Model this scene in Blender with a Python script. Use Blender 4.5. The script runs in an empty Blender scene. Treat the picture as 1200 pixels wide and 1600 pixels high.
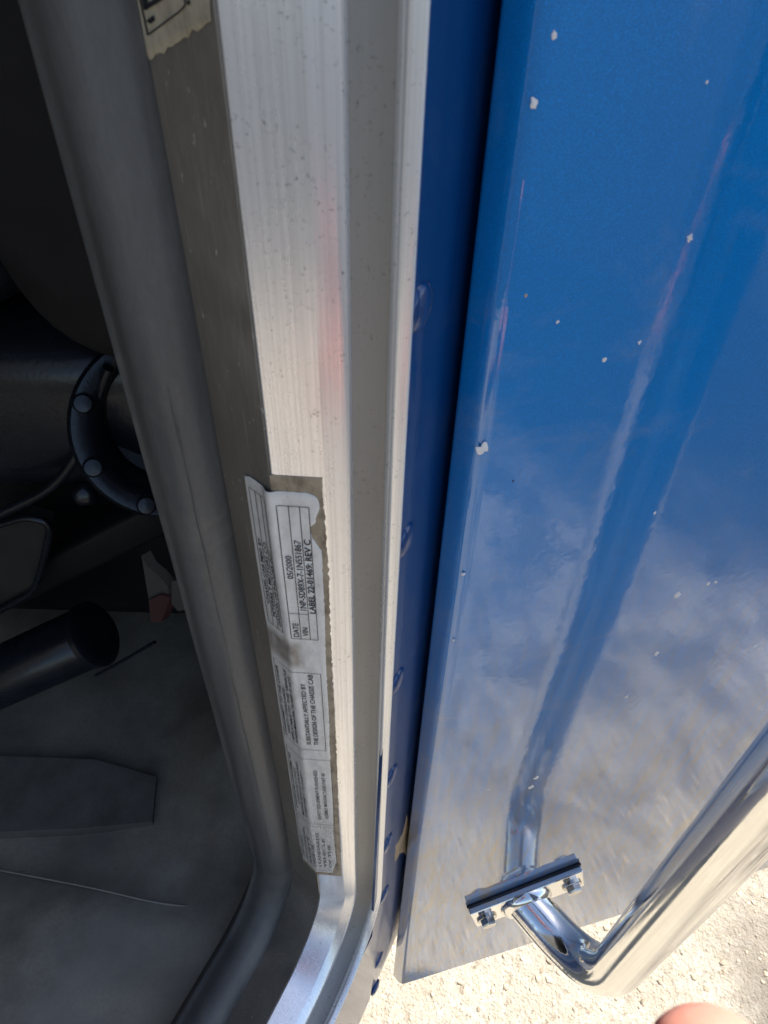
import bpy, bmesh, math, random
from mathutils import Vector, Matrix, noise

random.seed(7)
scene = bpy.context.scene
col = scene.collection
HC = 1.25                      # eye height above the pavement, metres

# ------------------------------------------------------------------ camera
R3 = Matrix(((0.999545123, -0.0301586891, 0.0),
             (0.0207469683, 0.687613806, -0.725780144),
             (0.0218885777, 0.725450004, 0.687926728)))
cd = bpy.data.cameras.new('camera')
cam = bpy.data.objects.new('camera', cd)
col.objects.link(cam)
cam.matrix_world = Matrix.Translation((0, 0, HC)) @ R3.to_4x4()
cd.sensor_fit = 'VERTICAL'
cd.sensor_height = 24.0
cd.lens = 24.0 * 1100 / 1600
cd.clip_start = 0.005
cd.clip_end = 2000
cd.dof.use_dof = True
cd.dof.focus_distance = 0.36
cd.dof.aperture_fstop = 22
scene.camera = cam

# ------------------------------------------------------------------ light
PD = Vector((.958, .285, 0)).normalized()        # direction along the blue panel
PN = Vector((.285, -.958, 0)).normalized()       # its outward normal
SUN_EL = math.radians(52)
az = (PD - PN * 0.28).normalized()
S = Vector((az.x * math.cos(SUN_EL), az.y * math.cos(SUN_EL), math.sin(SUN_EL)))
w = bpy.data.worlds.new('World')
scene.world = w
w.use_nodes = True
nt = w.node_tree
bg = nt.nodes['Background']
sky = nt.nodes.new('ShaderNodeTexSky')
sky.sky_type = 'NISHITA'
sky.sun_disc = False
sky.sun_elevation = SUN_EL
sky.sun_rotation = math.atan2(S.x, S.y)
nt.links.new(sky.outputs[0], bg.inputs[0])
bg.inputs[1].default_value = 0.085
sl = bpy.data.lights.new('sun', 'SUN')
sl.energy = 4.8
sl.angle = math.radians(0.53)
sl.color = (1.0, .95, .86)
so = bpy.data.objects.new('sun', sl)
col.objects.link(so)
so.rotation_euler = S.to_track_quat('Z', 'Y').to_euler()
scene.view_settings.view_transform = 'Standard'
scene.view_settings.look = 'None'
scene.view_settings.exposure = 1.42
scene.view_settings.gamma = 1.0

# ------------------------------------------------------------------ survey helpers
def ray(px, py):
    return R3 @ Vector((px - 600, -(py - 800), -1100))
def at_y(px, py, Y):
    r = ray(px, py); return r * (Y / r.y)
def at_z(px, py, z):
    r = ray(px, py); return r * (z / r.z)
def at_pl(px, py, P, n):
    r = ray(px, py); return r * (P.dot(n) / r.dot(n))
UP = Vector((0, 0, 1))
H = Vector((0, 0, HC))
E0 = Vector((-.0305, .142, 0))                  # arris of the door jamb (plan, below eye)
U = Vector((.43, .9, 0)).normalized()           # towards the rear of the truck
O = Vector((U.y, -U.x, 0))                      # outward from the cab side
SD = Vector((-.0169, .0147, 0)).normalized()    # across the slanted jamb face, inward
SN = Vector((-SD.y, SD.x, 0))                   # its normal, towards the opening
if SN.y > 0: SN = -SN
ZS = -.478                                      # sill height relative to the eye
DARK_EDGE = 1.25                                    # where concrete gives way to dark ground, added for reflections
RC = .04                                        # corner radius of the opening

# ------------------------------------------------------------------ materials
def M(name):
    m = bpy.data.materials.new(name); m.use_nodes = True
    nt = m.node_tree
    return m, nt, nt.nodes['Principled BSDF']
def N(nt, t, **kw):
    n = nt.nodes.new(t)
    for k, v in kw.items():
        if k in n.inputs.keys() if hasattr(n.inputs, 'keys') else False: n.inputs[k].default_value = v
        else: setattr(n, k, v)
    return n
def coords(nt, scale=(1, 1, 1), rot=(0, 0, 0)):
    tc = nt.nodes.new('ShaderNodeTexCoord'); mp = nt.nodes.new('ShaderNodeMapping')
    mp.inputs['Scale'].default_value = scale; mp.inputs['Rotation'].default_value = rot
    nt.links.new(tc.outputs['Object'], mp.inputs[0]); return mp.outputs[0]
def tnoise(nt, vec, scale, detail=4, rough=.55, dist=0):
    n = nt.nodes.new('ShaderNodeTexNoise')
    n.inputs['Scale'].default_value = scale; n.inputs['Detail'].default_value = detail
    n.inputs['Roughness'].default_value = rough; n.inputs['Distortion'].default_value = dist
    nt.links.new(vec, n.inputs['Vector']); return n.outputs['Fac']
def ramp(nt, fac, stops):
    r = nt.nodes.new('ShaderNodeValToRGB'); el = r.color_ramp.elements
    while len(el) < len(stops): el.new(.5)
    for e, (p, c) in zip(el, stops):
        e.position = p; e.color = (c, c, c, 1) if not hasattr(c, '__len__') else (*c, 1)
    nt.links.new(fac, r.inputs[0]); return r.outputs[0]
def mixc(nt, fac, a, b, mode='MIX'):
    m = nt.nodes.new('ShaderNodeMix'); m.data_type = 'RGBA'; m.blend_type = mode
    for sock, v in ((m.inputs[0], fac), (m.inputs[6], a), (m.inputs[7], b)):
        if isinstance(v, (int, float)): sock.default_value = v
        elif isinstance(v, tuple): sock.default_value = (*v, 1)
        else: nt.links.new(v, sock)
    return m.outputs[2]
def bump(nt, h, strength, dist, prev=None):
    b = nt.nodes.new('ShaderNodeBump'); b.inputs['Strength'].default_value = strength
    b.inputs['Distance'].default_value = dist; nt.links.new(h, b.inputs['Height'])
    if prev: nt.links.new(prev, b.inputs['Normal'])
    return b.outputs[0]
def math_(nt, op, a, b):
    m = nt.nodes.new('ShaderNodeMath'); m.operation = op
    for s_, v in ((m.inputs[0], a), (m.inputs[1], b)):
        if isinstance(v, (int, float)): s_.default_value = v
        else: nt.links.new(v, s_)
    return m.outputs[0]
def link(nt, o, i): nt.links.new(o, i)

def paint(name, colr, dust_and_reflection=True):
    m, nt, b = M(name)
    c = coords(nt)
    v = nt.nodes.new('ShaderNodeTexVoronoi'); v.inputs['Scale'].default_value = 5200
    link(nt, c, v.inputs['Vector'])
    sep = nt.nodes.new('ShaderNodeSeparateColor'); link(nt, v.outputs['Color'], sep.inputs[0])
    fl = ramp(nt, sep.outputs[0], [(0, .82), (.6, 1.0), (.93, 1.1), (1, 1.5)])
    base = mixc(nt, 1.0, colr, fl, 'MULTIPLY')
    # dust smears left by wiping
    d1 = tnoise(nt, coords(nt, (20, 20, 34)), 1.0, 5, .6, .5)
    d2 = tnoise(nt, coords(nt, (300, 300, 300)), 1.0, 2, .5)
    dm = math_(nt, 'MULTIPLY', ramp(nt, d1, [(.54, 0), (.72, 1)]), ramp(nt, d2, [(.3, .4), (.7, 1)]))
    dm = math_(nt, 'MULTIPLY', dm, .26 if dust_and_reflection else .08)
    # reflected sunlit concrete, painted as beige streaks over the lower panel
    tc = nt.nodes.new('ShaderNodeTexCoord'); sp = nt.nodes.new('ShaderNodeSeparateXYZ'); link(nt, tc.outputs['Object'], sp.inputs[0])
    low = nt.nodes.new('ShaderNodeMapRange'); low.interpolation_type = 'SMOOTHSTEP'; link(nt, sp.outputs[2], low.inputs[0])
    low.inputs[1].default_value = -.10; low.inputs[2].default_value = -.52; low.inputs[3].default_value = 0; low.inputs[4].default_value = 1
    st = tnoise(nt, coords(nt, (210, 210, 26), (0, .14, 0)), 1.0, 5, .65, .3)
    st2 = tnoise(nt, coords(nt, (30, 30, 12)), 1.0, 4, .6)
    painted_reflection = math_(nt, 'MULTIPLY', math_(nt, 'MULTIPLY', ramp(nt, st, [(.40, 0), (.66, 1)]), ramp(nt, st2, [(.3, .35), (.7, 1)])), low.outputs[0])
    painted_reflection = math_(nt, 'ADD', math_(nt, 'MULTIPLY', painted_reflection, .75), math_(nt, 'MULTIPLY', low.outputs[0], .40))
    painted_reflection = math_(nt, 'MULTIPLY', painted_reflection, 1.0 if dust_and_reflection else .25)
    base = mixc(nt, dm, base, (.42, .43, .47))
    base = mixc(nt, painted_reflection, base, (.25, .20, .14))
    link(nt, base, b.inputs['Base Color'])
    b.inputs['Metallic'].default_value = .15
    b.inputs['Roughness'].default_value = .42
    b.inputs['Specular IOR Level'].default_value = .12
    b.inputs['Coat Weight'].default_value = 1.0 if dust_and_reflection else .55
    b.inputs['Coat IOR'].default_value = 1.74
    cr = ramp(nt, d1, [(.35, .02), (.75, .09)])
    link(nt, cr, b.inputs['Coat Roughness'])
    o1 = tnoise(nt, c, 260, 2, .5); o2 = tnoise(nt, c, 38, 2, .5)
    nb = bump(nt, o1, .028, .0012); nb = bump(nt, o2, .012, .004, nb)
    link(nt, nb, b.inputs['Coat Normal'])
    return m

def alu(name, colr, r0, r1, scratch=1.0, metallic=1.0):
    m, nt, b = M(name)
    cz = coords(nt, (1500, 1500, 9)); c = coords(nt)
    br = tnoise(nt, cz, 1.0, 3, .6)
    big = tnoise(nt, coords(nt, (60, 60, 14)), 1.0, 5, .6)
    sp = tnoise(nt, c, 900, 3, .7); sp2 = tnoise(nt, c, 70, 4, .6)
    spots = math_(nt, 'MULTIPLY', ramp(nt, sp, [(.60, 0), (.68, 1)]), ramp(nt, sp2, [(.42, 0), (.65, .8)]))
    base = mixc(nt, ramp(nt, big, [(.35, 0), (.75, .6)]), colr, tuple(x * f for x, f in zip(colr, (.88, .86, .83))))
    base = mixc(nt, ramp(nt, br, [(.35, .20), (.60, 0)]), base, (.25, .24, .23))
    base = mixc(nt, spots, base, (.10, .085, .07))
    link(nt, base, b.inputs['Base Color'])
    b.inputs['Metallic'].default_value = metallic
    rr = mixc(nt, big, (r0, r0, r0), (r1, r1, r1)); link(nt, rr, b.inputs['Roughness'])
    nb = bump(nt, br, .22 * scratch, .0004); nb = bump(nt, sp, .10, .0003, nb)
    nb = bump(nt, sp2, .025, .0012, nb)
    link(nt, nb, b.inputs['Normal'])
    return m

def dull(name, colr, rough, var=.35, fine=500, spec=.4, chips=None, zs=1.0, bs=.25, dust=None):
    m, nt, b = M(name)
    c = coords(nt, (1, 1, zs))
    n1 = tnoise(nt, c, 28, 5, .6); n2 = tnoise(nt, c, fine, 3, .6)
    lo = tuple(x * (1 - var) for x in colr); hi = tuple(min(1, x * (1 + var)) for x in colr)
    base = mixc(nt, ramp(nt, n1, [(.3, 0), (.7, 1)]), lo, hi)
    base = mixc(nt, ramp(nt, n2, [(.4, .25), (.6, 0)]), base, tuple(x * .6 for x in colr))
    if chips:
        a = tnoise(nt, coords(nt, (900, 900, 330)), 1.0, 3, .65); g = tnoise(nt, coords(nt), 95, 3, .6)
        ch = math_(nt, 'MULTIPLY', ramp(nt, a, [(.66, 0), (.70, 1)]), ramp(nt, g, [(.48, 0), (.60, 1)]))
        base = mixc(nt, ch, base, chips)
        sc = tnoise(nt, coords(nt, (2500, 2500, 30)), 1.0, 2, .5)
        base = mixc(nt, ramp(nt, sc, [(.70, 0), (.76, .5)]), base, chips)
    if dust:
        dn = tnoise(nt, coords(nt, (9, 9, 9)), 1.0, 6, .65, .5)
        base = mixc(nt, ramp(nt, dn, [(.52, 0), (.8, dust[1])]), base, dust[0])
    link(nt, base, b.inputs['Base Color'])
    link(nt, ramp(nt, n1, [(.25, rough * .75), (.75, min(1, rough * 1.2))]), b.inputs['Roughness'])
    b.inputs['Specular IOR Level'].default_value = spec
    nb = bump(nt, n2, bs, .0005); nb = bump(nt, n1, bs * .6, .002, nb)
    link(nt, nb, b.inputs['Normal'])
    return m

def chrome(name, r=.05, colr=(.82, .82, .81)):
    m, nt, b = M(name)
    c = coords(nt); n1 = tnoise(nt, c, 30, 4, .6); n2 = tnoise(nt, c, 700, 2, .5)
    pit = ramp(nt, tnoise(nt, c, 420, 3, .7), [(.70, 0), (.74, .7)])
    link(nt, mixc(nt, pit, colr, (.2, .15, .1)), b.inputs['Base Color'])
    b.inputs['Metallic'].default_value = 1
    link(nt, ramp(nt, n1, [(.3, r * .5), (.75, r * 2.2)]), b.inputs['Roughness'])
    nb = bump(nt, n2, .02, .0004); nb = bump(nt, n1, .05, .002, nb)
    nb = bump(nt, tnoise(nt, coords(nt, (130, 130, 1.5)), 1, 3, .5), .16, .0006, nb)
    link(nt, nb, b.inputs['Normal'])
    return m

def vinyl(name, colr, stain, amount, rough=.32, craze=False):
    m, nt, b = M(name)
    c = coords(nt); n1 = tnoise(nt, coords(nt, (220, 220, 110)), 1.0, 5, .65); n2 = tnoise(nt, c, 900, 3, .6)
    base = mixc(nt, ramp(nt, n1, [(.45, 0), (.72, amount)]), colr, stain)
    base = mixc(nt, ramp(nt, n2, [(.62, 0), (.72, .35)]), base, stain)
    nb = bump(nt, n2, .12, .0002); nb = bump(nt, tnoise(nt, coords(nt, (90, 90, 40)), 1, 3, .5), .35, .001, nb)
    if craze:                                   # water has lifted the lower half
        tc = nt.nodes.new('ShaderNodeTexCoord'); sp = nt.nodes.new('ShaderNodeSeparateXYZ')
        link(nt, tc.outputs['Object'], sp.inputs[0])
        low = nt.nodes.new('ShaderNodeMapRange'); low.inputs[1].default_value = -.30; low.inputs[2].default_value = -.36
        low.inputs[3].default_value = 0; low.inputs[4].default_value = 1; link(nt, sp.outputs[2], low.inputs[0])
        v = tnoise(nt, coords(nt, (420, 420, 260)), 1.0, 4, .7, 1.5)
        k = math_(nt, 'MULTIPLY', ramp(nt, v, [(.47, 0), (.5, 1), (.53, 0)]), low.outputs[0])
        base = mixc(nt, math_(nt, 'MULTIPLY', k, .7), base, (.16, .14, .12))
        k2 = math_(nt, 'MULTIPLY', v, low.outputs[0]); nb = bump(nt, k2, .9, .0012, nb)
        dn = tnoise(nt, coords(nt, (330, 330, 200)), 1.0, 4, .6)   # brown grime between the panels of print
        g = nt.nodes.new('ShaderNodeMapRange'); g.interpolation_type = 'SMOOTHSTEP'
        ab = math_(nt, 'ABSOLUTE', math_(nt, 'ADD', sp.outputs[2], .2035), 0)
        link(nt, ab, g.inputs[0]); g.inputs[1].default_value = .004; g.inputs[2].default_value = .010
        g.inputs[3].default_value = 1; g.inputs[4].default_value = 0
        x0 = nt.nodes.new('ShaderNodeMapRange'); link(nt, sp.outputs[0], x0.inputs[0])
        x0.inputs[1].default_value = -.0285; x0.inputs[2].default_value = -.0255; x0.inputs[3].default_value = 1; x0.inputs[4].default_value = 0
        gg = math_(nt, 'MULTIPLY', math_(nt, 'MULTIPLY', g.outputs[0], x0.outputs[0]), ramp(nt, dn, [(.25, .45), (.7, .9)]))
        base = mixc(nt, gg, base, (.17, .125, .09))
    link(nt, base, b.inputs['Base Color'])
    b.inputs['Roughness'].default_value = rough
    link(nt, nb, b.inputs['Normal'])
    return m

def plain(name, colr, rough=.5, metallic=0, spec=.5):
    m, nt, b = M(name)
    n1 = tnoise(nt, coords(nt), 300, 4, .6)
    link(nt, mixc(nt, ramp(nt, n1, [(.35, 0), (.65, .35)]), colr, tuple(x * .65 for x in colr)), b.inputs['Base Color'])
    b.inputs['Roughness'].default_value = rough; b.inputs['Metallic'].default_value = metallic
    b.inputs['Specular IOR Level'].default_value = spec
    link(nt, bump(nt, n1, .08, .0005), b.inputs['Normal'])
    return m

def concrete():
    m, nt, b = M('weathered_concrete')
    c = coords(nt)
    n1 = tnoise(nt, c, 1.3, 6, .6); n2 = tnoise(nt, c, 60, 5, .7); n3 = tnoise(nt, c, 260, 3, .6)
    v = nt.nodes.new('ShaderNodeTexVoronoi'); v.inputs['Scale'].default_value = 120; link(nt, c, v.inputs['Vector'])
    sep = nt.nodes.new('ShaderNodeSeparateColor'); link(nt, v.outputs['Color'], sep.inputs[0])
    agg = ramp(nt, sep.outputs[0], [(0, (.32, .275, .205)), (.55, (.42, .37, .285)), (.86, (.51, .47, .41)), (1, (.24, .20, .16))])
    base = mixc(nt, .55, (.44, .395, .315), agg)
    base = mixc(nt, ramp(nt, n2, [(.36, .9), (.45, 0)]), base, (.17, .13, .095))
    n4 = tnoise(nt, c, 9, 5, .65)
    base = mixc(nt, ramp(nt, n4, [(.40, .5), (.58, 0)]), base, (.30, .25, .19))
    base = mixc(nt, ramp(nt, n3, [(.60, 0), (.70, .6)]), base, (.14, .10, .08))
    base = mixc(nt, ramp(nt, n1, [(.35, .35), (.65, 0)]), base, (.34, .30, .24))
    tc = nt.nodes.new('ShaderNodeTexCoord'); vm = nt.nodes.new('ShaderNodeVectorMath'); vm.operation = 'DOT_PRODUCT'
    link(nt, tc.outputs['Object'], vm.inputs[0]); vm.inputs[1].default_value = tuple(O)
    n5 = tnoise(nt, c, 2.2, 5, .6)
    qq = math_(nt, 'ADD', vm.outputs['Value'], math_(nt, 'MULTIPLY', n5, .8))
    mr = nt.nodes.new('ShaderNodeMapRange'); mr.interpolation_type = 'SMOOTHSTEP'; link(nt, qq, mr.inputs[0])
    mr.inputs[1].default_value = DARK_EDGE + .10; mr.inputs[2].default_value = DARK_EDGE + .75
    mottle_zone = nt.nodes.new('ShaderNodeMapRange'); mottle_zone.interpolation_type = 'SMOOTHSTEP'; link(nt, vm.outputs['Value'], mottle_zone.inputs[0])
    mottle_zone.inputs[1].default_value = .25; mottle_zone.inputs[2].default_value = .5
    n6 = tnoise(nt, c, 5, 6, .7, .4)                            # unseen dark patches, added to mottle the panel's reflection
    base = mixc(nt, math_(nt, 'MULTIPLY', ramp(nt, n6, [(.42, .85), (.60, 0)]), mottle_zone.outputs[0]), base, (.11, .095, .08))
    base = mixc(nt, mr.outputs[0], base, (.03, .03, .031))     # unseen dark ground, added to dim the panel's upper reflection
    link(nt, base, b.inputs['Base Color'])
    b.inputs['Roughness'].default_value = .9
    b.inputs['Specular IOR Level'].default_value = .25
    nb = bump(nt, n2, .6, .006); nb = bump(nt, n3, .9, .004, nb); nb = bump(nt, v.outputs['Distance'], .25, .003, nb)
    link(nt, nb, b.inputs['Normal'])
    return m

def skin_mat():
    m, nt, b = M('skin')
    c = coords(nt); n1 = tnoise(nt, c, 60, 4, .6); n2 = tnoise(nt, c, 900, 2, .5)
    link(nt, mixc(nt, n1, (.56, .22, .17), (.64, .29, .22)), b.inputs['Base Color'])
    b.inputs['Roughness'].default_value = .5
    b.inputs['Subsurface Weight'].default_value = .6
    b.inputs['Subsurface Radius'].default_value = (.014, .004, .002)
    b.inputs['Subsurface Scale'].default_value = 1.0
    link(nt, bump(nt, n2, .2, .0004), b.inputs['Normal'])
    return m

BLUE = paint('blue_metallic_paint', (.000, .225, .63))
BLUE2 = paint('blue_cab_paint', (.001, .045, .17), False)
ALU = alu('brushed_aluminium', (.95, .95, .97), .18, .34, .8, .70)
ALU2 = alu('polished_aluminium_flange', (.97, .96, .94), .2, .32, .4, .45)
CHAN = alu('dull_channel_metal', (.30, .29, .27), .42, .6, .5, .4)
GREY = dull('worn_grey_paint', (.19, .168, .138), .5, .35, 600, .4, (.55, .53, .48), .25)
RUB = dull('grey_rubber', (.12, .117, .112), .5, .2, 900, .4, None, .3, .2, ((.33, .30, .25), .6))
DARK = dull('black_interior', (.011, .011, .011), .55, .3, 300, .35)
CLOTH = dull('dark_seat_cloth', (.024, .021, .020), .85, .3, 1400, .2)
PLAST = dull('black_plastic', (.011, .013, .017), .28, .3, 400, .5)
FLOOR = dull('dusty_rubber_floor', (.29, .25, .19), .45, .3, 500, .35, None, 1, .25, ((.17, .17, .16), .8))
CHROME = chrome('chrome', .10)
STEEL = chrome('bolt_steel', .2, (.55, .54, .52))
VINYL = vinyl('aged_label_vinyl', (.78, .75, .70), (.33, .28, .22), .35, .35, True)
RESID = vinyl('label_adhesive', (.40, .32, .22), (.12, .085, .055), .98, .6)
OLDV = vinyl('yellowed_label_vinyl', (.52, .45, .32), (.18, .15, .11), .7, .45)
INK = plain('black_ink', (.022, .021, .026), .55)
INKF = plain('faded_ink', (.16, .15, .145), .6)
CHIP = plain('primer', (.86, .82, .79), .7)
RUST_SUNLIT = dull('rust_and_sunlit_tan', (.46, .33, .20), .95, .5, 250, .2, None, 1, .8)
REDP = plain('worn_red_paint', (.07, .022, .02), .7)
TAN = plain('dusty_metal', (.075, .066, .055), .7)
PALE = plain('pale_grey_steel', (.62, .60, .56), .6)
SKIN = skin_mat()
CONC = concrete()

# ------------------------------------------------------------------ object helpers
def empty(name, loc, label, cat, group=None):
    o = bpy.data.objects.new(name, None); col.objects.link(o); o.location = loc
    o.empty_display_size = .05
    o['label'] = label; o['category'] = cat
    if group: o['group'] = group
    return o
def obj(name, me, mat, parent=None, loc=None, smooth=None):
    o = bpy.data.objects.new(name, me); col.objects.link(o)
    if mat: me.materials.clear(); me.materials.append(mat)
    if smooth is not None:
        for p in me.polygons: p.use_smooth = True
        if smooth < 179: me.set_sharp_from_angle(angle=math.radians(smooth))
    if parent is not None:
        o.parent = parent
        # meshes are written in eye-relative coordinates
        base = parent
        T = Vector((0, 0, 0))
        while base is not None: T += base.location; base = base.parent
        o.location = (loc or H) - T
    elif loc: o.location = loc
    return o
def mesh(name, vs, fs):
    me = bpy.data.meshes.new(name); me.from_pydata([tuple(v) for v in vs], [], fs); me.update(); return me
def fixn(me):
    bm = bmesh.new(); bm.from_mesh(me); bmesh.ops.recalc_face_normals(bm, faces=bm.faces); bm.to_mesh(me); bm.free(); return me

def PQ(x, y):
    d = Vector((x, y, 0)) - E0; return d.dot(U), d.dot(O)
ZTOP, AEND = .16, .42
def stations():
    st = []
    z = ZTOP
    zc = ZS + RC
    n = 60
    for i in range(n): st.append(('v', ZTOP + (zc - ZTOP) * i / n))
    for i in range(19): st.append(('c', math.radians(90 * i / 18)))
    for i in range(1, 25): st.append(('s', AEND * i / 24))
    return st
ST = stations()
def sweep_pt(st, p, q):
    zc = ZS + RC
    k, v = st
    if k == 'v': return E0 + U * p + O * q + UP * v
    if k == 'c': return E0 + O * q + U * (-RC + (RC + p) * math.cos(v)) + UP * (zc - (RC + p) * math.sin(v))
    return E0 + O * q + U * (-RC - v) + UP * (ZS - p)
def round_poly(pts, rad, seg=5):
    """pts: list of (x, y[, r]); rounds interior corners of an open polyline."""
    out = []
    for i, P in enumerate(pts):
        r = P[2] if len(P) > 2 else rad
        p = Vector(P[:2])
        if i == 0 or i == len(pts) - 1 or r <= 0: out.append(p); continue
        a = (Vector(pts[i - 1][:2]) - p); b = (Vector(pts[i + 1][:2]) - p)
        d = min(r, a.length * .45, b.length * .45)
        A = p + a.normalized() * d; B = p + b.normalized() * d
        for k in range(seg + 1):
            t = k / seg; out.append(A * (1 - t) ** 2 + p * 2 * t * (1 - t) + B * t * t)
    return out
def sweep(name, front, back, mat, parent, rad=.0006, wob=0, smooth=28):
    prof = round_poly(front, rad) + [Vector(b[:2]) for b in back]
    pq = [PQ(v.x, v.y) for v in prof]
    n = len(pq); nf = n - len(back)
    vs = []
    for j, s in enumerate(ST):
        for i, (p, q) in enumerate(pq):
            v = sweep_pt(s, p, q)
            if wob and i < nf:
                e = noise.noise(Vector((v.x * 30, v.y * 30, v.z * 14 + i * .15))) * wob
                v = v + Vector((0, -1, 0)) * e
            vs.append(v)
    fs = []
    for j in range(len(ST) - 1):
        for i in range(n):
            i2 = (i + 1) % n
            fs.append((j * n + i, j * n + i2, (j + 1) * n + i2, (j + 1) * n + i))
    fs.append(tuple(range(n))); fs.append(tuple(range((len(ST) - 1) * n, len(ST) * n)))
    return obj(name, fixn(mesh(name, vs, fs)), mat, parent, smooth=smooth)

def tube(pts, rad, seg=20, cap=True):
    pts = [Vector(p) for p in pts]; n = len(pts)
    rads = rad if hasattr(rad, '__len__') else [rad] * n
    vs, fs = [], []
    t0 = (pts[1] - pts[0]).normalized()
    ref = t0.orthogonal().normalized()
    for i, p in enumerate(pts):
        t = (pts[min(i + 1, n - 1)] - pts[max(i - 1, 0)]).normalized()
        ref = (ref - t * ref.dot(t)).normalized(); b2 = t.cross(ref)
        for k in range(seg):
            a = 2 * math.pi * k / seg
            vs.append(p + (ref * math.cos(a) + b2 * math.sin(a)) * rads[i])
    for i in range(n - 1):
        for k in range(seg):
            k2 = (k + 1) % seg
            fs.append((i * seg + k, i * seg + k2, (i + 1) * seg + k2, (i + 1) * seg + k))
    if cap: fs.append(tuple(range(seg))); fs.append(tuple((n - 1) * seg + k for k in range(seg)))
    return vs, fs
def fillet(pts, r, seg=10, frac=.49):
    out = []
    for i, p in enumerate(pts):
        p = Vector(p)
        if i in (0, len(pts) - 1): out.append(p); continue
        a = Vector(pts[i - 1]) - p; b = Vector(pts[i + 1]) - p
        d = min(r, a.length * frac, b.length * frac)
        A = p + a.normalized() * d; B = p + b.normalized() * d
        for k in range(seg + 1):
            t = k / seg; out.append(A * (1 - t) ** 2 + p * 2 * t * (1 - t) + B * t * t)
    return out
def tube_obj(name, pts, rad, mat, parent, seg=20, smooth=40):
    vs, fs = tube(pts, rad, seg); return obj(name, fixn(mesh(name, vs, fs)), mat, parent, smooth=smooth)
def box_mesh(name, c, ax, ay, az, sx, sy, sz, bev=.0):
    bm = bmesh.new(); bmesh.ops.create_cube(bm, size=1)
    Mx = Matrix((ax * sx, ay * sy, az * sz)).transposed().to_4x4()
    bmesh.ops.transform(bm, matrix=Matrix.Translation(c) @ Mx, verts=bm.verts)
    if bev: bmesh.ops.bevel(bm, geom=bm.edges, offset=bev, segments=3, profile=.6, affect='EDGES')
    bmesh.ops.recalc_face_normals(bm, faces=bm.faces)
    me = bpy.data.meshes.new(name); bm.to_mesh(me); bm.free(); return me
def lathe_mesh(name, c, axis, prof, seg=32):
    """prof: (radius, height along axis)"""
    axis = axis.normalized(); a = axis.orthogonal().normalized(); b = axis.cross(a)
    vs, fs = [], []; n = len(prof)
    for r, h in prof:
        for k in range(seg):
            t = 2 * math.pi * k / seg; vs.append(c + axis * h + (a * math.cos(t) + b * math.sin(t)) * r)
    for i in range(n - 1):
        for k in range(seg):
            k2 = (k + 1) % seg; fs.append((i * seg + k, i * seg + k2, (i + 1) * seg + k2, (i + 1) * seg + k))
    fs.append(tuple(range(seg))); fs.append(tuple((n - 1) * seg + k for k in range(seg)))
    return fixn(mesh(name, vs, fs))

# ------------------------------------------------------------------ the ground
gm = mesh('ground', [(-600, -600, -.006), (600, -600, -.006), (600, 600, -.006), (-600, 600, -.006)], [(0, 1, 2, 3)])
g = obj('ground', gm, dull('dark_reflection_ground', (.032, .032, .033), .9, .3, 90, .3)); g['kind'] = 'structure'  # dark surface added out of view so the blue panel reflects less
def slab(p, q): return E0 + U * p + O * q
sm_ = mesh('pavement', [slab(-2.2, DARK_EDGE + 1.5), slab(9, DARK_EDGE + 1.5), slab(9, -7), slab(-2.2, -7)], [(0, 1, 2, 3)])
pv_ = obj('pavement', fixn(sm_), CONC); pv_['kind'] = 'structure'
# loose grit on the patch of pavement below the panel
tv, tf = [], []
ico = bmesh.new(); bmesh.ops.create_icosphere(ico, subdivisions=1, radius=1)
iv = [v.co.copy() for v in ico.verts]; idx = [[v.index for v in f.verts] for f in ico.faces]; ico.free()
for k in range(2600):
    x = random.uniform(-.15, 1.0); y = random.uniform(.05, .75)
    r = random.choice((.0012, .0016, .002, .0026, .0036)) * random.uniform(.7, 1.3)
    if random.random() < .02: r = random.uniform(.003, .0045)
    sc = Vector((random.uniform(.8, 1.5), random.uniform(.8, 1.3), random.uniform(.35, .7)))
    rz = Matrix.Rotation(random.uniform(0, 6.3), 3, 'Z')
    o0 = len(tv)
    for v in iv: tv.append(rz @ Vector((v.x * sc.x, v.y * sc.y, v.z * sc.z)) * r * random.uniform(.85, 1.15) + Vector((x, y, r * .1)))
    tf += [tuple(o0 + i for i in f) for f in idx]
gr = obj('grit', mesh('grit', tv, tf), dull('grit_stone', (.42, .34, .25), .9, .6, 60, .2), smooth=50)
gr['kind'] = 'stuff'; gr['label'] = 'fine tan grit scattered over the sunlit concrete'; gr['category'] = 'grit'

# ------------------------------------------------------------------ truck cab
cab = empty('truck_cab', (0, .3, 0), 'blue truck cab with stepped aluminium door jamb, rubber seal and printed labels', 'truck cab')
sweep('jamb_face', [(-.0500, .1590), (-.0474, .1567), (-.0308, .1423), (-.0305, .1428)], [(-.034, .150), (-.048, .163)], GREY, cab, .0003, .0003)
sweep('door_frame_trim', [(-.0304, .1500), (-.0305, .1424, .0006), (-.0160, .1417, .0003), (-.0091, .1434, .0036), (-.0083, .1480)], [(-.0083, .1530), (-.0300, .1530)], ALU, cab, .0005, .00012)
sweep('channel_strip', [(-.0098, .1500), (-.0098, .1455, .0006), (-.0045, .1461, .004), (.0010, .1452, .0006), (.0011, .150)], [(.0011, .1515), (-.0098, .1515)], CHAN, cab, .0008)
sweep('frame_flange', [(-.0004, .1530), (-.0003, .1450, .0016), (.0014, .1423, .0024), (.0050, .1424, .0008), (.0053, .1450), (.0049, .1492)], [(.0030, .153)], ALU2, cab, .0006, .0001)
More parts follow.
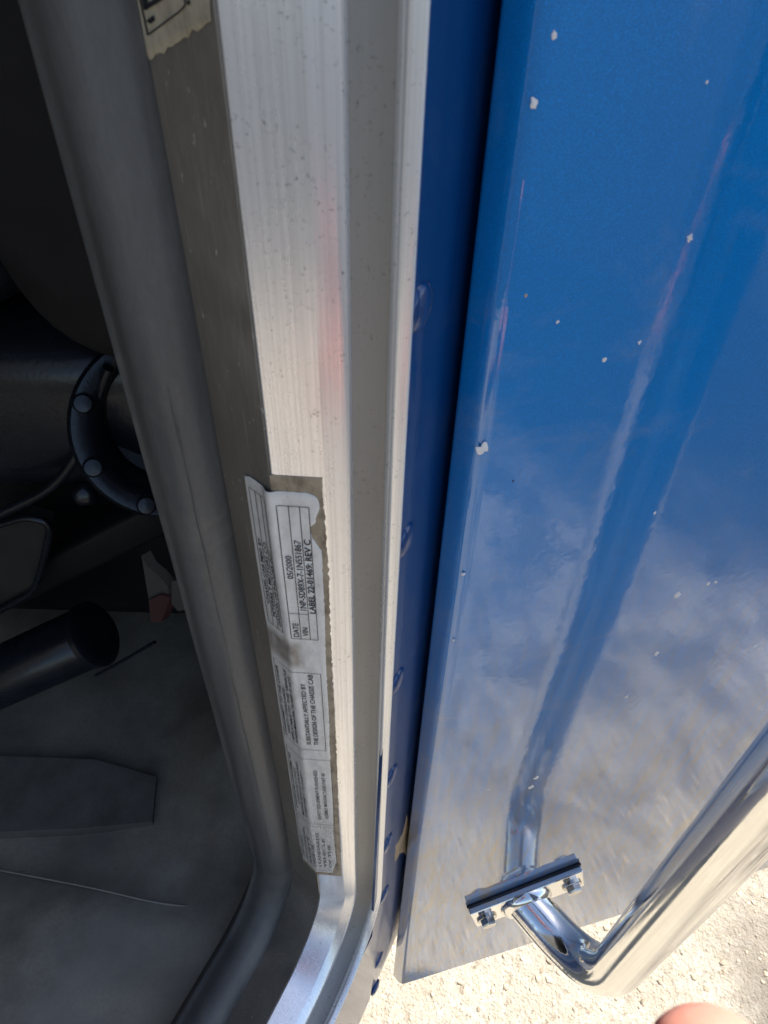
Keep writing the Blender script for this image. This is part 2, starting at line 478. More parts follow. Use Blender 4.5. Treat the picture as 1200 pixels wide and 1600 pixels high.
seal = sweep('weather_strip', [(-.0470, .1585), (-.0478, .1560, .0012), (-.0505, .1525, .003), (-.0570, .1495, .006), (-.0640, .1520, .006), (-.0688, .1582, .003), (-.0715, .1600, .0008), (-.0722, .1625, .0008), (-.0705, .1640)], [(-.0705, .180), (-.050, .180)], RUB, cab, .003, .0007, 60)

tube_obj('lip_highlight', [Vector((-.0705 + noise.noise(Vector((z * 9, 0, 0))) * .0004, .1612, z)) for z in [.15 - .28 * k / 30 for k in range(31)]], .0007, dull('teal_highlight', (.02, .06, .065), .25, .3), seal, 10)  # highlight along the seal's lip, added as a thin teal tube
# weathered seam running down the rubber
pts = []
for i in range(90):
    z = -.10 - .30 * i / 89
    x = -.0555 - .0 * i; v = Vector((x + noise.noise(Vector((z * 70, 1, 0))) * .0006, .1494, z)); pts.append(v)
sv, sf = [], []
for i, v in enumerate(pts):
    wd = .00012 + .0003 * abs(noise.noise(Vector((v.z * 400, 3, 0))))
    jog = noise.noise(Vector((v.z * 900, 9, 2))) * .00035
    for dx, dy in ((-wd, 0), (0, -.00035), (wd, 0)):
        sv.append(v + Vector((dx + jog, dy - .0004, 0)))
for i in range(len(pts) - 1):
    for k in range(2): sf.append((i * 3 + k, i * 3 + k + 1, i * 3 + k + 4, i * 3 + k + 3))
obj('seam', mesh('seam', sv, sf), dull('cracked_rubber', (.15, .14, .125), .8, .5, 1500, .2), seal)

# outer skin of the cab behind the flange, with its row of rivets
FS = Vector((.0045, .1500, 0))
def skin_pt(t, z, off=0): return FS + U * t + O * off + UP * z
vs, fs = [], []
ts = [-.42, -.30, -.20, -.12, -.06, -.03, -.012, 0, .012, .024, .04, .06, .10, .20, .34]
zs = [ZTOP - .32 * i / 10 - (0) for i in range(11)]
outline_z = lambda t: -.705
nz = 30
for t in ts:
    for k in range(nz + 1):
        top = .16 if t > -.005 else -.50
        z = top + (outline_z(t) - top) * k / nz
        curl = .012 * max(0, (-.655 - z) / .05) ** 2
        vs.append(skin_pt(t, z, -curl))
for i in range(len(ts) - 1):
    for k in range(nz): fs.append((i * (nz + 1) + k, (i + 1) * (nz + 1) + k, (i + 1) * (nz + 1) + k + 1, i * (nz + 1) + k + 1))
me = mesh('side_skin', vs, fs)
bm = bmesh.new(); bm.from_mesh(me); bmesh.ops.solidify(bm, geom=bm.faces[:], thickness=.0015); bmesh.ops.recalc_face_normals(bm, faces=bm.faces); bm.to_mesh(me); bm.free()
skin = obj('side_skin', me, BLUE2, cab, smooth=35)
rp = [(.0063, -.0012), (.0063, .0003), (.0060, .0010), (.0047, .0018), (.0028, .0023), (.0006, .0025)]
rme = lathe_mesh('rivet', Vector((0, 0, 0)), O, rp, 24)
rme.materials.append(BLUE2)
for p in rme.polygons: p.use_smooth = True
rv = [skin_pt(.0026, -.0779 - .0776 * k, .0008) for k in range(-1, 6)] + [skin_pt(.0012, -.600, .0008), skin_pt(-.0015, -.669, .0005)]
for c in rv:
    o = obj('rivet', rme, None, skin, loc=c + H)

# sunlit ground glimpsed low in the gap, painted as a tan rusty patch
def blob(name, cfun, outline, mat, parent, th=.0006, seed=0, lift=0.0):
    cx = sum(p[0] for p in outline) / len(outline); cy = sum(p[1] for p in outline) / len(outline)
    pts = []
    n = len(outline)
    for i in range(n):
        a, b = outline[i], outline[(i + 1) % n]
        for k in range(4):
            t = k / 4; x = a[0] + (b[0] - a[0]) * t; y = a[1] + (b[1] - a[1]) * t
            e = 1 + .10 * noise.noise(Vector((x * 900 + seed, y * 900, seed)))
            pts.append((cx + (x - cx) * e, cy + (y - cy) * e))
    vs = [cfun(*p, lift) for p in pts] + [cfun(cx + (x - cx) * .8, cy + (y - cy) * .8, lift + th) for x, y in pts] + [cfun(cx, cy, lift + th * 1.1)]
    m_ = len(pts); fs = []
    for i in range(m_):
        j = (i + 1) % m_; fs.append((i, j, m_ + j, m_ + i)); fs.append((m_ + i, m_ + j, 2 * m_))
    return obj(name, fixn(mesh(name, vs, fs)), mat, parent, smooth=50)
so_ = []
for p in [(633, 1262), (637, 1285), (638, 1310), (637, 1347), (628, 1332), (619, 1336), (611, 1352), (612, 1322), (624, 1300), (630, 1280)]:
    q = at_pl(*p, FS, O); so_.append(((q - FS).dot(U), q.z))
blob('sunlit_ground_patch', lambda t, z, l: skin_pt(t, z, .0009 + l), so_, RUST_SUNLIT, skin, .0008)

# dark lining of the cab: floor well, rear wall, far wall and roof
def pqz(p, q, z): return E0 + U * p + O * q + UP * z
A = [(-.95, -.10), (-.95, -1.7), (.36, -1.7), (.36, -.045), (.06, -.045)]
vs = []
for p, q in A: vs.append(pqz(p, q, -.62)); vs.append(pqz(p, q, 1.05))
n = len(A)
fs = [(2 * i, 2 * i + 2, 2 * i + 3, 2 * i + 1) for i in range(n - 1)]
fs += [tuple(2 * i for i in range(n)), tuple(2 * i + 1 for i in range(n))]
obj('cab_lining', mesh('cab_lining', vs, fs), dull('grey_cab_vinyl', (.085, .082, .078), .6), cab)

# floor covering: swells up from the sill, with a moulded step
fl = []
def floor_grid():
    vs, fs = [], []
    nu, nv = 70, 60
    for i in range(nu + 1):
        q = -.0385 - .40 * i / nu
        for j in range(nv + 1):
            p = .20 - .62 * j / nv
            z = -.4935 - .010 * (1 - math.exp(-max(0, -q - .045) / .03))
            line = -.027 + (.32 * (-q - .076)) * -1.0
            s_ = 1 / (1 + math.exp(-(p - line) / .0035))
            fade = 1 / (1 + math.exp(-(-q - .085) / .012))
            z += -.010 * s_ * fade
            z += .0012 * noise.noise(Vector((p * 14, q * 14, 0)))
            hump = math.exp(-((p - .09) / .07) ** 2 - ((q + .115) / .05) ** 2)
            z += .035 * hump
            vs.append(pqz(p, q, z))
    for i in range(nu):
        for j in range(nv):
            a = i * (nv + 1) + j; fs.append((a, a + 1, a + nv + 2, a + nv + 1))
    return mesh('floor_covering', vs, fs)
fm = floor_grid(); fixn(fm)
floor = obj('floor_covering', fm, FLOOR, cab, smooth=60)

def on_floor(px, py, dz=0): return at_z(px, py, -.503) + UP * dz
tube_obj('mat_edge', fillet([on_floor(-60, 1350), on_floor(10, 1361), on_floor(150, 1388), on_floor(240, 1410), on_floor(300, 1417), on_floor(345, 1412)], .03, 6), .0007, FLOOR, floor, 10, 60)
tp = [on_floor(-60, 1180), on_floor(150, 1188), on_floor(245, 1215), on_floor(238, 1285), on_floor(120, 1296), on_floor(-60, 1303)]
tpv = [v + UP * -.03 for v in tp] + [v + UP * .0012 for v in tp]
obj('tread_plate', fixn(mesh('tread_plate', tpv, [tuple(range(6)), tuple(range(6, 12))] + [(i, (i + 1) % 6, 6 + (i + 1) % 6, 6 + i) for i in range(6)])), dull('worn_tread', (.16, .145, .12), .5), floor)
# dust tracked over the sill
_nt = FLOOR.node_tree; _b = _nt.nodes['Principled BSDF']; _old = _b.inputs['Base Color'].links[0].from_socket
_tc = _nt.nodes.new('ShaderNodeTexCoord'); _d = _nt.nodes.new('ShaderNodeVectorMath'); _d.operation = 'DISTANCE'
_nt.links.new(_tc.outputs['Object'], _d.inputs[0]); _d.inputs[1].default_value = tuple(on_floor(215, 1555))
_n = tnoise(_nt, coords(_nt, (38, 38, 38)), 1.0, 6, .6, .1)
_v = math_(_nt, 'ADD', math_(_nt, 'MULTIPLY', _d.outputs['Value'], 12.0), math_(_nt, 'MULTIPLY', _n, -1.1))
_m = ramp(_nt, _v, [(0, .22), (.45, 0)])
_nt.links.new(mixc(_nt, _m, _old, (.62, .60, .56)), _b.inputs['Base Color'])

# ------------------------------------------------------------------ printed labels on the jamb
def lab_pt(s, z, off):
    """s across the label: negative on the slanted face, positive on the trim face."""
    f1 = Vector((.0145, -.0007, 0)).normalized(); n1 = Vector((-.048, -1, 0)).normalized(); f0 = E0 + Vector((0, .0004, 0))
    if s > .0145:                                # over the next step of the trim
        f2 = Vector((.0069, .0017, 0)).normalized(); n2 = Vector((.238, -.971, 0))
        return f0 + f1 * .0145 + f2 * (s - .0145) + n2 * off + UP * z
    if s < -.0008: return E0 + SD * (-s) + SN * off + UP * z
    if s > .0008: return f0 + f1 * s + n1 * off + UP * z
    t = (s + .0008) / .0016
    a = E0 + SD * .0008 + SN * off; b = E0 + SN * off * .5 + n1 * off * .5; c = f0 + f1 * .0008 + n1 * off
    return a * (1 - t) ** 2 + b * 2 * t * (1 - t) + c * t * t + UP * z
def f1_sz(px, py):
    q = at_y(px, py, .1421); return q.x - E0.x, q.z
def Z1(py): return f1_sz(470, py)[1]
def interp(tab, z):
    tab = sorted(tab, key=lambda a: -a[1])
    if z >= tab[0][1]: return tab[0][0]
    for a, b in zip(tab, tab[1:]):
        if b[1] <= z <= a[1]:
            t = (a[1] - z) / max(1e-9, a[1] - b[1]); return a[0] + (b[0] - a[0]) * t
    return tab[-1][0]
def strip_label(name, left, right, z0, z1, off, mat, parent, rows=150, cols=22, ragl=0, ragr=0, bulge=0, th=.00025, seed=0):
    vs, fs = [], []
    for j in range(rows + 1):
        z = z0 + (z1 - z0) * j / rows
        a = interp(left, z) + ragl * noise.noise(Vector((z * 600, seed, 1))); b = interp(right, z) + ragr * (noise.noise(Vector((z * 500, seed, 5))) + .5 * noise.noise(Vector((z * 1600, seed, 8))))
        for i in range(cols + 1):
            s = a + (b - a) * i / cols
            e = 0
            if bulge: e = bulge * math.exp(-((s + .0012) / .0016) ** 2) * max(0, min(1, (z + .185) / .03))
            if bulge: e += .00012 * noise.noise(Vector((s * 500, z * 120, 2)))
            edge = 0 if (i in (0, cols) or j in (0, rows)) else th
            vs.append(lab_pt(s, z, off + e + edge))
    n = cols + 1
    for j in range(rows):
        for i in range(cols): fs.append((j * n + i, j * n + i + 1, (j + 1) * n + i + 1, (j + 1) * n + i))
    me = mesh(name, vs, fs)
    if me.polygons[len(me.polygons) // 2].normal.y > 0: me.flip_normals()
    return obj(name, me, mat, parent, smooth=60)

def pxr(lst): return [f1_sz(*p) for p in lst]
resid_r = pxr([(503, 744), (506, 790), (511, 850), (514, 900), (516, 960), (518, 1010), (520, 1060), (523, 1110), (525, 1150), (527, 1200), (529, 1260), (532, 1310), (534, 1366)])
rz0, rz1 = Z1(744), Z1(1366)
strip_label('adhesive_residue', [(-.0004, 0), (-.0004, -.1290), (-.0110, -.1345), (-.0122, -1)], resid_r, rz0, rz1, .00008, RESID, cab, 260, 20, .0002, .0006, 0, .00015, 4)
lab_r = pxr([(478, 768), (490, 770), (497, 777), (500, 786), (499, 796), (494, 806), (494, 814), (486, 821), (484, 826), (489, 838), (497, 850), (503, 858), (505, 900), (508, 960), (509, 1010), (512, 1080), (515, 1130), (515, 1160), (518, 1200), (521, 1250), (521, 1300), (524, 1330), (526, 1345), (520, 1360)])
lab_l = [(-.0088, Z1(768)), (-.0106, Z1(769.5)), (-.0115, Z1(773)), (-.0117, Z1(800)), (-.0117, Z1(1340)), (-.0105, Z1(1361))]
lz0, lz1 = Z1(768), Z1(1361)
label = strip_label('certification_label', lab_l, lab_r, lz0, lz1, .00035, VINYL, cab, 320, 34, 0, .00025, .0009, .00025, 2)
label['label'] = 'off-white printed certification sticker, torn at its right edge'

def ink_off(s, z):
    e = .0009 * math.exp(-((s + .0012) / .0016) ** 2) * max(0, min(1, (z + .185) / .03))
    return .00035 + .00025 + e + .00022
def frame_mesh(segs, wd=.00022):
    vs, fs = [], []
    for (s0, z0), (s1, z1) in segs:
        n = max(1, int(max(abs(s1 - s0) / .0008, abs(z1 - z0) / .004)))
        d = Vector((s1 - s0, z1 - z0)); nn = Vector((-d.y, d.x)).normalized() * wd * .5
        o0 = len(vs)
        for k in range(n + 1):
            s = s0 + d.x * k / n; z = z0 + d.y * k / n
            for sg in (-1, 1): vs.append(lab_pt(s + nn.x * sg, z + nn.y * sg, ink_off(s, z)))
        for k in range(n): a = o0 + 2 * k; fs.append((a, a + 1, a + 3, a + 2))
    return mesh('printed_frame', vs, fs)
def rect(s0, s1, z0, z1): return [((s0, z0), (s1, z0)), ((s1, z0), (s1, z1)), ((s1, z1), (s0, z1)), ((s0, z1), (s0, z0))]
dg = None
def lettering(txt, s, z_low, z_high, cap, mat, parent, ptf=None, offf=None, shear=0, bold=0.010):
    """line of print that reads upwards along the jamb"""
    cu = bpy.data.curves.new('lettering', 'FONT'); cu.body = txt; cu.size = 1; cu.resolution_u = 2; cu.offset = bold
    to = bpy.data.objects.new('tmp_text', cu); col.objects.link(to)
    dg = bpy.context.evaluated_depsgraph_get()
    me = bpy.data.meshes.new_from_object(to.evaluated_get(dg))
    bpy.data.objects.remove(to); bpy.data.curves.remove(cu)
    xs = [v.co.x for v in me.vertices]; x0, x1 = min(xs), max(xs)
    k = (z_high - z_low) / (x1 - x0); ky = cap / .70
    for v in me.vertices:
        zz = z_low + (v.co.x - x0) * k; ss = s + cap * .5 - v.co.y * ky
        v.co = (ptf or lab_pt)(ss, zz, (offf or ink_off)(ss, zz))
    me.update()
    return obj('lettering', me, mat, parent)

s_l, s_r = .0008, .0098
b1 = (Z1(789), Z1(996)); b2 = (Z1(1049), Z1(1169)); b3 = (Z1(1184), Z1(1285)); b4 = (Z1(1289), Z1(1357))
sv1, sv2 = .0041, .0072
obj('printed_frame', frame_mesh(rect(s_l, s_r, *b1) + [((sv1, b1[0]), (sv1, b1[1])), ((sv2, b1[0]), (sv2, b1[1])), ((s_l, Z1(957)), (sv2, Z1(957)))]), INK, label)
L0, L1 = -.0096, -.0022
obj('printed_frame', frame_mesh(rect(L0, L1, b1[0] + .001, b1[1] + .0012) + [((L0 + .0026, b1[0] + .001), (L0 + .0026, b1[1] + .0012)), ((L0 + .005, b1[0] + .001), (L0 + .005, b1[1] + .0012))]), INK, label)
for b, m_ in ((b2, INK), (b3, INK), (b4, INKF)):
    obj('printed_frame', frame_mesh(rect(-.0098, s_r + .0016 * (b[0] < -.25), *b), .0002), m_, label)
T = lettering
T('DATE', .0026, Z1(993), Z1(972), .0019, INK, label)
T('05/2000', .0026, Z1(903), Z1(867), .0019, INK, label)
T('VIN', .0057, Z1(991), Z1(978), .0019, INK, label)
T('1NP-5DB9X-7-1N551867', .0057, Z1(951), Z1(842), .0020, INK, label)
T('LABEL 22-01469: REV C', .0086, Z1(955), Z1(840), .0019, INK, label, bold=.02)
T('CHASSIS-CAB MFD BY', -.0082, -.182, -.151, .00135, INK, label)
T('PETERBILT MOTORS CO.', -.0058, -.187, -.151, .00135, INK, label)
T('DIVISION OF PACCAR INC.', -.0034, -.190, -.153, .00135, INK, label)
for i, (t, a, b) in enumerate((('CONFORMITY TO THE OTHER', .03, .93), ('SAFETY STANDARDS', .10, .70), ('APPLICABLE TO THIS VEHICLE', .04, .96), ('WHEN MANUFACTURED IS NOT', .05, .92))):
    d = b2[0] - b2[1]; T(t, -.0086 + .0022 * i, b2[1] + d * a, b2[1] + d * b, .0014, INK, label)
T('SUBSTANTIALLY AFFECTED BY', .0030, Z1(1161), Z1(1066), .0017, INK, label)
T('THE DESIGN OF THE CHASSIS CAB', .0060, Z1(1161), Z1(1051), .0018, INK, label)
for i, (t, a, b) in enumerate((('CHASSIS-CAB CONFORMS TO', .08, .92), ('STANDARDS LINE 2', .2, .75), ('MOTOR VEHICLE STANDARD', .06, .88), ('CONFORMITY TO SAFETY', .08, .8))):
    d = b3[0] - b3[1]; T(t, -.0086 + .0022 * i, b3[1] + d * a, b3[1] + d * b, .0014, INKF if i % 2 else INK, label)
T('SAFETY EQUIPMENT FURNISHED', .0045, Z1(1278), Z1(1201), .0016, INKF, label)
T('ASSEMBLY MANUFACTURER PART 48', .0078, Z1(1276), Z1(1205), .0016, INKF, label)
for i, t in enumerate(('OTHER STANDARDS', 'VEHICLE STANDARD', 'SAFETY', 'CHASSIS CAB', 'STANDARDS', 'VEHICLE', 'OF THE')):
    d = b4[0] - b4[1]; T(t, -.0084 + .0027 * i, b4[1] + d * .08, b4[1] + d * (.55 + .4 * ((i * 37) % 10) / 10), .0014, INKF, label)

# older yellowed sticker higher up on the slanted face
def sl_pt(px, py, off):
    q = at_pl(px, py, E0, SN); return q + SN * off
def quad_patch(name, corners, off, mat, parent, n=14, rag=0, th=.0003):
    a, b, c, d = [sl_pt(*p, off) for p in corners]        # a top-left, b top-right, c bottom-right, d bottom-left
    vs, fs = [], []
    for j in range(n + 1):
        for i in range(n + 1):
            u, v = i / n, j / n
            p = (a * (1 - u) + b * u) * (1 - v) + (d * (1 - u) + c * u) * v
            if rag and j == n: p = p + UP * rag * noise.noise(Vector((u * 14, 3, 1)))
            inner = 0 < i < n and 0 < j < n
            vs.append(p + SN * (th if inner else 0))
    for j in range(n):
        for i in range(n): fs.append((j * (n + 1) + i, j * (n + 1) + i + 1, (j + 1) * (n + 1) + i + 1, (j + 1) * (n + 1) + i))
    me = mesh(name, vs, fs)
    if me.polygons[0].normal.dot(SN) < 0: me.flip_normals()
    return obj(name, me, mat, parent, smooth=60)
old = quad_patch('warning_label', [(184, -70), (326, -60), (331, 33), (228, 98)], .0002, OLDV, cab, 16, .0010)
old['label'] = 'yellowed sticker with a black printed border, cut off by the top of the photo'
def px_lines(name, segs, wpx, mat, parent, off=.00075):
    vs, fs = [], []
    for (x0, y0), (x1, y1) in segs:
        d = Vector((x1 - x0, y1 - y0)); nn = Vector((-d.y, d.x)).normalized() * wpx * .5
        o0 = len(vs)
        for (x, y) in ((x0, y0), (x1, y1)):
            for sg in (-1, 1): vs.append(sl_pt(x + nn.x * sg, y + nn.y * sg, off))
        fs.append((o0, o0 + 1, o0 + 3, o0 + 2))
    return obj(name, mesh(name, vs, fs), mat, parent)
px_lines('printed_frame', [((216, -40), (236, 54)), ((236, 54), (285, 18)), ((285, 18), (295, 8)), ((295, 8), (293, -40))], 2.6, INK, old)
px_lines('lettering', [((226, -40), (234, 14)), ((231, 12), (262, -7)), ((238, 34), (246, 27)), ((298, 3), (303, 3))], 8, INK, old, .0008)
px_lines('lettering', [((236, 33), (247, 25))], 4, INK, old, .0009)

# ------------------------------------------------------------------ sleeper with its grab handle
C0 = Vector((.0275, .1665, 0))
sleeper = empty('truck_sleeper', (.3, .35, 0), 'glossy blue sleeper side panel carrying the chrome grab handle, right of the gap', 'truck sleeper')
ZB = -.740
def pan(u, z, v=0): return C0 + PD * u + PN * v + UP * z
S0 = Vector((.0203, .1742, 0))
prof = round_poly([(.0203 + U.x * .30 , .1742 + U.y * .30), (.0203, .1742, .0015), (.0275, .1665, .0045), (C0.x + PD.x * .02, C0.y + PD.y * .02)], .002, 6)
prof = prof[:-1] + [Vector((C0.x + PD.x * u, C0.y + PD.y * u)) for u in (.02, .04, .06, .08, .10, .12, .14, .17, .20, .24, .28, .34, .42, .50)]
prof += [prof[-1] + Vector((.006, .006)), prof[-1] + Vector((.004, .05))]
zl = [ZB + (.55 - ZB) * k / 50 for k in range(51)]
vs, fs = [], []
for z in zl:
    for v in prof:
        u = (Vector((v.x, v.y, 0)) - C0).dot(PD)
        e = .00045 * noise.noise(Vector((u * 9, z * 7, 4))) if u > .012 else 0
        vs.append(Vector((v.x, v.y, z)) + PN * e)
n = len(prof)
for j in range(50):
    for i in range(n - 1): fs.append((j * n + i, j * n + i + 1, (j + 1) * n + i + 1, (j + 1) * n + i))
me = mesh('side_panel', vs, fs)
bm = bmesh.new(); bm.from_mesh(me); bmesh.ops.recalc_face_normals(bm, faces=bm.faces)
if sum(f.normal.dot(PN) for f in bm.faces) < 0: bmesh.ops.reverse_faces(bm, faces=bm.faces)
bmesh.ops.solidify(bm, geom=bm.faces[:], thickness=.0022); bmesh.ops.recalc_face_normals(bm, faces=bm.faces)
bm.to_mesh(me); bm.free()
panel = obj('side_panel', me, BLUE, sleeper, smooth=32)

def pan_px(px, py):
    q = at_pl(px, py, C0, PN); return (q - C0).dot(PD), q.z
def pan_surf(u, z, l):
    e = .00045 * noise.noise(Vector((u * 9, z * 7, 4))) if u > .012 else 0
    return pan(u, z, e + l - .00003)
chips = [(866, 55, 5), (767, 165, 5), (1079, 372, 5), (738, 703, 10), (718, 898, 4), (1000, 535, 3), (945, 562, 4), (872, 503, 3), (1059, 930, 5), (1026, 1021, 4), (979, 1089, 3), (830, 1230, 5), (838, 1216, 4), (1106, 912, 3), (1118, 909, 2.5), (1024, 802, 2.5), (763, 1234, 2.5), (1105, 128, 2.5), (697, 1003, 3)]
for k, (x, y, r) in enumerate(chips):
    u, z = pan_px(x, y)
    if u < .002: u = .0015
    sc = (pan_px(x + 1, y)[0] - u) if u > .002 else .0002
    r_ = max(r * abs(sc), .0004)
    ol = []
    nn = 13
    for i in range(nn):
        a = 2 * math.pi * i / nn; rr = .85 * r_ * (1 + .7 * noise.noise(Vector((i * .9, k * 3.1, 0))) + .5 * noise.noise(Vector((i * 3.7, k * 1.3, 5))))
        ol.append((u + rr * math.cos(a), z + rr * 1.35 * math.sin(a)))
    blob('paint_chip', pan_surf, ol, CHIP, panel, .00016, k)
for k, (x, y, r) in enumerate([(802, 752, 2), (764, 973, 2), (822, 462, 3)]):
    u, z = pan_px(x, y); sc = pan_px(x + 1, y)[0] - u
    ol = [(u + r * sc * math.cos(a) * (1.2 if i % 2 else .7), z + r * sc * math.sin(a)) for i, a in ((i, i * .9) for i in range(7))]
    blob('rust_spot', pan_surf, ol, RUST_SUNLIT if k == 2 else DARK, panel, .0001, k + 40)

# pale bracket hanging below the panel
obj('lower_bracket', box_mesh('lower_bracket', pan(.105, ZB - .010, -.012), PD, PN, UP, .16, .003, .075, .001), PALE, sleeper)

# grab handle: plate, gasket, bolts, bent tube
UB, VB, RB = .122, .067, .0157
pu, pz, tilt = .0925, -.575, math.radians(15)
ax = (PD * math.cos(tilt) + UP * math.sin(tilt)); az_ = (-PD * math.sin(tilt) + UP * math.cos(tilt))
handle = tube_obj('grab_handle', fillet([pan(.0880, -.5735, .004), pan(UB, -.588, VB + .002), pan(UB, .361, VB), pan(.0880, .347, .004)], .056, 22, .84), RB, CHROME, sleeper, 40, 60)
for zc, ti in ((pz, tilt), (.347, -tilt)):
    ax = (PD * math.cos(ti) + UP * math.sin(ti)); az_ = (-PD * math.sin(ti) + UP * math.cos(ti))
    c = pan(pu, zc, 0)
    obj('gasket', box_mesh('gasket', c + PN * .0013, ax, PN, az_, .0905, .0022, .0395, .0008), PLAST, handle)
    obj('mounting_plate', box_mesh('mounting_plate', c + PN * .0046, ax, PN, az_, .089, .0044, .038, .0010), CHROME, handle)
    vs_, fs_ = [], []
    obj('weld_collar', lathe_mesh('weld_collar', c + ax * -.0025 + PN * .0067, PN, [(.0205, 0), (.0203, .0018), (.0185, .0042), (.0166, .006), (.0155, .0064)], 36), CHROME, handle, smooth=60)
    for sg in (-1, 1):
        bc = c + ax * (.0345 * sg) + az_ * -.003 + PN * .0067
        wsh = obj('washer', lathe_mesh('washer', bc, PN, [(.0078, 0), (.0078, .0014), (.0074, .0017)], 28), STEEL, handle, smooth=30)
        obj('bolt', lathe_mesh('bolt', bc, PN, [(.0060, .0015), (.0060, .0052), (.0052, .0062)], 6), STEEL, handle)

# ------------------------------------------------------------------ driver's seat seen past the seal
seat = empty('driver_seat', (-.2, .35, HC - .5), 'dark suspension seat standing inside the cab, left of the rubber seal', 'seat')
def at(px, py, Y): return at_y(px, py, Y)
def pillow(name, c, ax, ay, az, sx, sy, sz, mat, parent, e=4.0, n=28):
    vs, fs = [], []
    for j in range(n + 1):
        ph = -math.pi / 2 + math.pi * j / n
        for i in range(2 * n):
            th = 2 * math.pi * i / (2 * n)
            f = lambda w, m: math.copysign(abs(w) ** (2 / m), w)
            x = f(math.cos(ph), e) * f(math.cos(th), e); y = f(math.cos(ph), e) * f(math.sin(th), e); z = f(math.sin(ph), e)
            vs.append(c + ax * x * sx + ay * y * sy + az * z * sz)
    for j in range(n):
        for i in range(2 * n):
            i2 = (i + 1) % (2 * n); fs.append((j * 2 * n + i, j * 2 * n + i2, (j + 1) * 2 * n + i2, (j + 1) * 2 * n + i))
    me = mesh(name, vs, fs); bm = bmesh.new(); bm.from_mesh(me); bmesh.ops.remove_doubles(bm, verts=bm.verts, dist=1e-6); bmesh.ops.recalc_face_normals(bm, faces=bm.faces); bm.to_mesh(me); bm.free()
    return obj(name, me, mat, parent, smooth=179)
X_ = Vector((1, 0, 0)); Y_ = Vector((0, 1, 0))
c1 = at(150, 300, .34)
pillow('cushion_side', Vector((-.100, .36, -.075)), X_, Y_, UP, .085, .09, .125, CLOTH, seat, 3.2)
pillow('cushion', Vector((-.33, .38, -.06)), X_, Y_, UP, .185, .12, .128, PLAST, seat, 3.5)
pillow('seat_pan', Vector((-.33, .41, -.235)), X_, Y_, UP, .27, .11, .055, PLAST, seat, 5)
obj('suspension_cover', box_mesh('suspension_cover', Vector((-.31, .45, -.36)), X_, Y_, UP, .34, .18, .24, .03), DARK, seat, smooth=40)
# round bolted flange
dc = at(262, 668, .300); dax = (Vector((.35, -.78, .5))).normalized()
disc = obj('swivel_disc', lathe_mesh('swivel_disc', dc, dax, [(.046, -.03), (.049, -.004), (.049, .001), (.047, .0035), (.040, .0035), (.036, .001), (.033, -.006), (.031, -.010), (.028, -.022), (.010, -.024)], 56), PLAST, seat, smooth=40)
da = dax.orthogonal().normalized(); db = dax.cross(da)
for k in range(8):
    a = k * math.pi / 4 + .35
    obj('bolt', lathe_mesh('bolt', dc + (da * math.cos(a) + db * math.sin(a)) * .0425, dax, [(.0052, .003), (.0052, .0052), (.0042, .0066), (.0015, .0070)], 18), PLAST, disc, smooth=40)
tube_obj('side_rail', fillet([at(170, 575, .30), at(146, 640, .30), at(120, 715, .295), at(80, 765, .29), at(-20, 812, .285)], .03, 8), .0028, PLAST, seat, 14)
k0 = at(132, 772, .30)
obj('knob', lathe_mesh('knob', k0, Vector((.2, -.8, .4)), [(.007, -.01), (.007, 0), (.006, .004), (.003, .0055)], 20), PLAST, seat, smooth=50)
# moulded recess with a worn rim
rim = [at(-60, 835, .29), at(-10, 822, .29), at(40, 808, .29), at(72, 815, .29), at(78, 828, .29), at(66, 885, .29), at(52, 925, .29), at(10, 948, .29), at(-60, 978, .29)]
rec = tube_obj('recess_rim', fillet(rim, .008, 5), .0022, PLAST, seat, 12)
pv = [at(-70, 835, .294), at(40, 808, .294), at(76, 818, .294), at(52, 926, .294), at(-70, 980, .294)]
fr = pv + [v + Y_ * .01 for v in pv]
m5 = len(pv)
obj('recess_panel', fixn(mesh('recess_panel', fr, [tuple(range(m5)), tuple(range(m5, 2 * m5))] + [(i, (i + 1) % m5, m5 + (i + 1) % m5, m5 + i) for i in range(m5)])), dull('dusty_plastic', (.035, .032, .026), .6), rec)
obj('base_rail', box_mesh('base_rail', at(120, 865, .315), (at(260, 800, .315) - at(0, 930, .315)).normalized(), Y_, UP, .19, .02, .028, .004), DARK, seat, smooth=40)

# cylinder lying below the seat
ca, cb = at(-60, 1085, .27), at(150, 990, .285)
cyl_ax = (cb - ca).normalized()
cyl = empty('air_tank', Vector((ca.x, ca.y, HC - .49)), 'black cylinder with a raised end ring lying on the floor under the seat', 'air tank')
ln = (cb - ca).length
obj('barrel', lathe_mesh('barrel', ca, cyl_ax, [(.021, -.05), (.0215, 0), (.0215, ln - .006), (.020, ln - .004)], 40), PLAST, cyl, smooth=40)
obj('end_ring', lathe_mesh('end_ring', cb - cyl_ax * .005, cyl_ax, [(.0205, 0), (.0232, .0008), (.0232, .0045), (.0215, .006), (.017, .0066), (.010, .0072), (.001, .0074)], 40), PLAST, cyl, smooth=40)

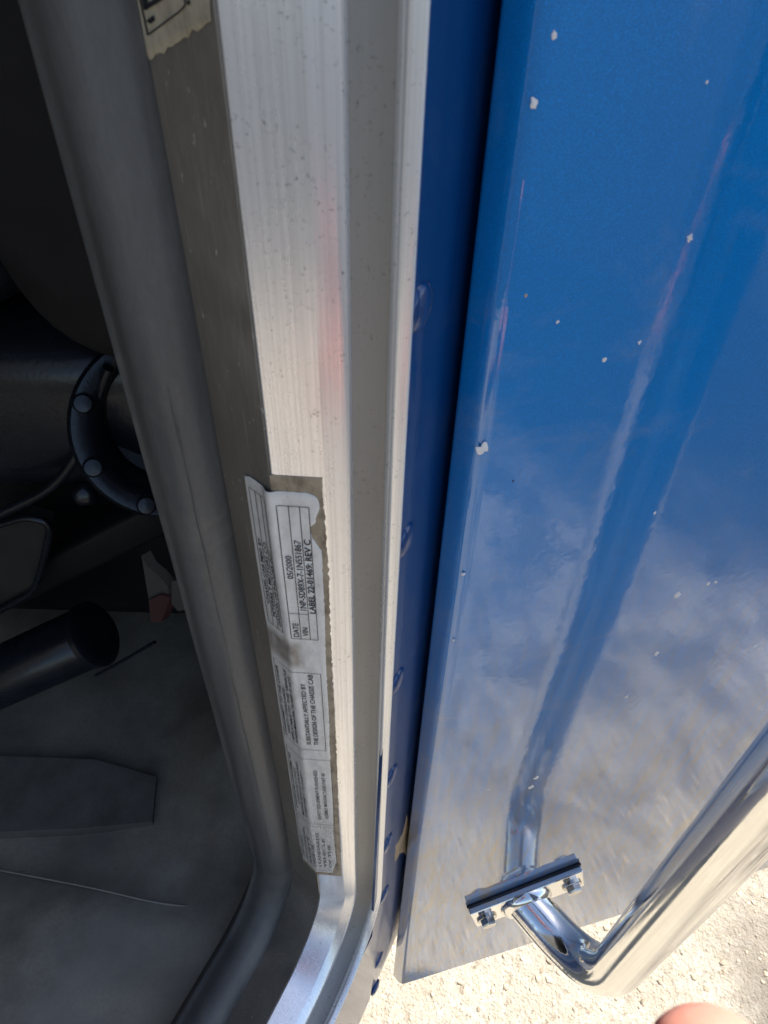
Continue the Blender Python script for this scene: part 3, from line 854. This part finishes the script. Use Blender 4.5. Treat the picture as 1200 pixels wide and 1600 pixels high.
# bracket with flaking paint
br = empty('seat_belt_bracket', at(258, 960, .262) + H, 'small worn bracket with flaking red and grey paint beside the seal', 'bracket')
def poly_plate(name, pxs, Y, th, mat, parent, dy=0):
    a = [at(x, y, Y) for x, y in pxs]; b_ = [v + Vector((.004, th, 0)) for v in a]; m_ = len(a)
    return obj(name, fixn(mesh(name, a + b_, [tuple(range(m_)), tuple(range(m_, 2 * m_))] + [(i, (i + 1) % m_, m_ + (i + 1) % m_, m_ + i) for i in range(m_)])), mat, parent)
poly_plate('plate', [(221, 868), (231, 886), (246, 898), (262, 916), (266, 935), (234, 944), (229, 918)], .262, .004, TAN, br)
poly_plate('red_plate', [(232, 938), (250, 930), (266, 934), (252, 972), (236, 972)], .260, .004, REDP, br)
poly_plate('block', [(268, 908), (290, 905), (304, 912), (306, 950), (278, 955), (268, 943)], .256, .012, TAN, br)
obj('wire_rod', mesh('wire_rod', *tube([at(150, 1055, .275), at(200, 1028, .272), at(242, 1003, .268)], .0011, 10)), PLAST, br, smooth=60)

# ------------------------------------------------------------------ hand of the person holding the camera
def camv(x, y, z): return Vector((0, 0, HC)) + R3 @ Vector((x, y, z))
J = {}
verts, edges, rads = [], [], []
def add(v, r, parent=None):
    verts.append(v); rads.append(r)
    if parent is not None: edges.append((parent, len(verts) - 1))
    return len(verts) - 1
def W(x, y, z): return Vector((x, y, HC + z))
palm = add(W(.066, -.100, -.250), .025)
wrist = add(W(.040, -.165, -.310), .023, palm)
fa = add(W(-.045, -.250, -.375), .029, wrist); fb = add(W(-.16, -.34, -.46), .038, fa)
k1 = add(W(.056, -.062, -.208), .0125, palm); k2 = add(W(.051, -.026, -.176), .0105, k1); k3 = add(W(.0465, -.004, -.140), .0100, k2)
k4 = add(camv(.0412, -.0725, -.0875), .0104, k3); k5 = add(camv(.0408, -.0625, -.0880), .0066, k4)
for i, dx in enumerate((.020, .040, .058)):
    a = add(W(.058 + dx, -.066 - .006 * i, -.218 - .004 * i), .0115, palm)
    b = add(W(.060 + dx, -.032 - .008 * i, -.208 - .004 * i), .0098, a)
    c = add(W(.058 + dx, -.030 - .008 * i, -.232 - .004 * i), .0090, b)
    d = add(W(.056 + dx, -.050 - .008 * i, -.242 - .004 * i), .0080, c)
t1 = add(W(.034, -.098, -.232), .013, palm); t2 = add(W(.018, -.072, -.216), .0108, t1); t3 = add(W(.012, -.048, -.207), .0088, t2)
me = bpy.data.meshes.new('person'); me.from_pydata([tuple(v) for v in verts], edges, []); me.update()
per = bpy.data.objects.new('person', me); col.objects.link(per); me.materials.append(SKIN)
sm = per.modifiers.new('skin', 'SKIN'); sm.use_smooth_shade = True
if not me.skin_vertices:
    pass
for i, r in enumerate(rads):
    me.skin_vertices[0].data[i].radius = (r, r)
me.skin_vertices[0].data[0].use_root = True
ss = per.modifiers.new('sub', 'SUBSURF'); ss.levels = 2; ss.render_levels = 3
per['label'] = 'blurred pink fingertip of a hand poking into the bottom right corner'
per['category'] = 'person'
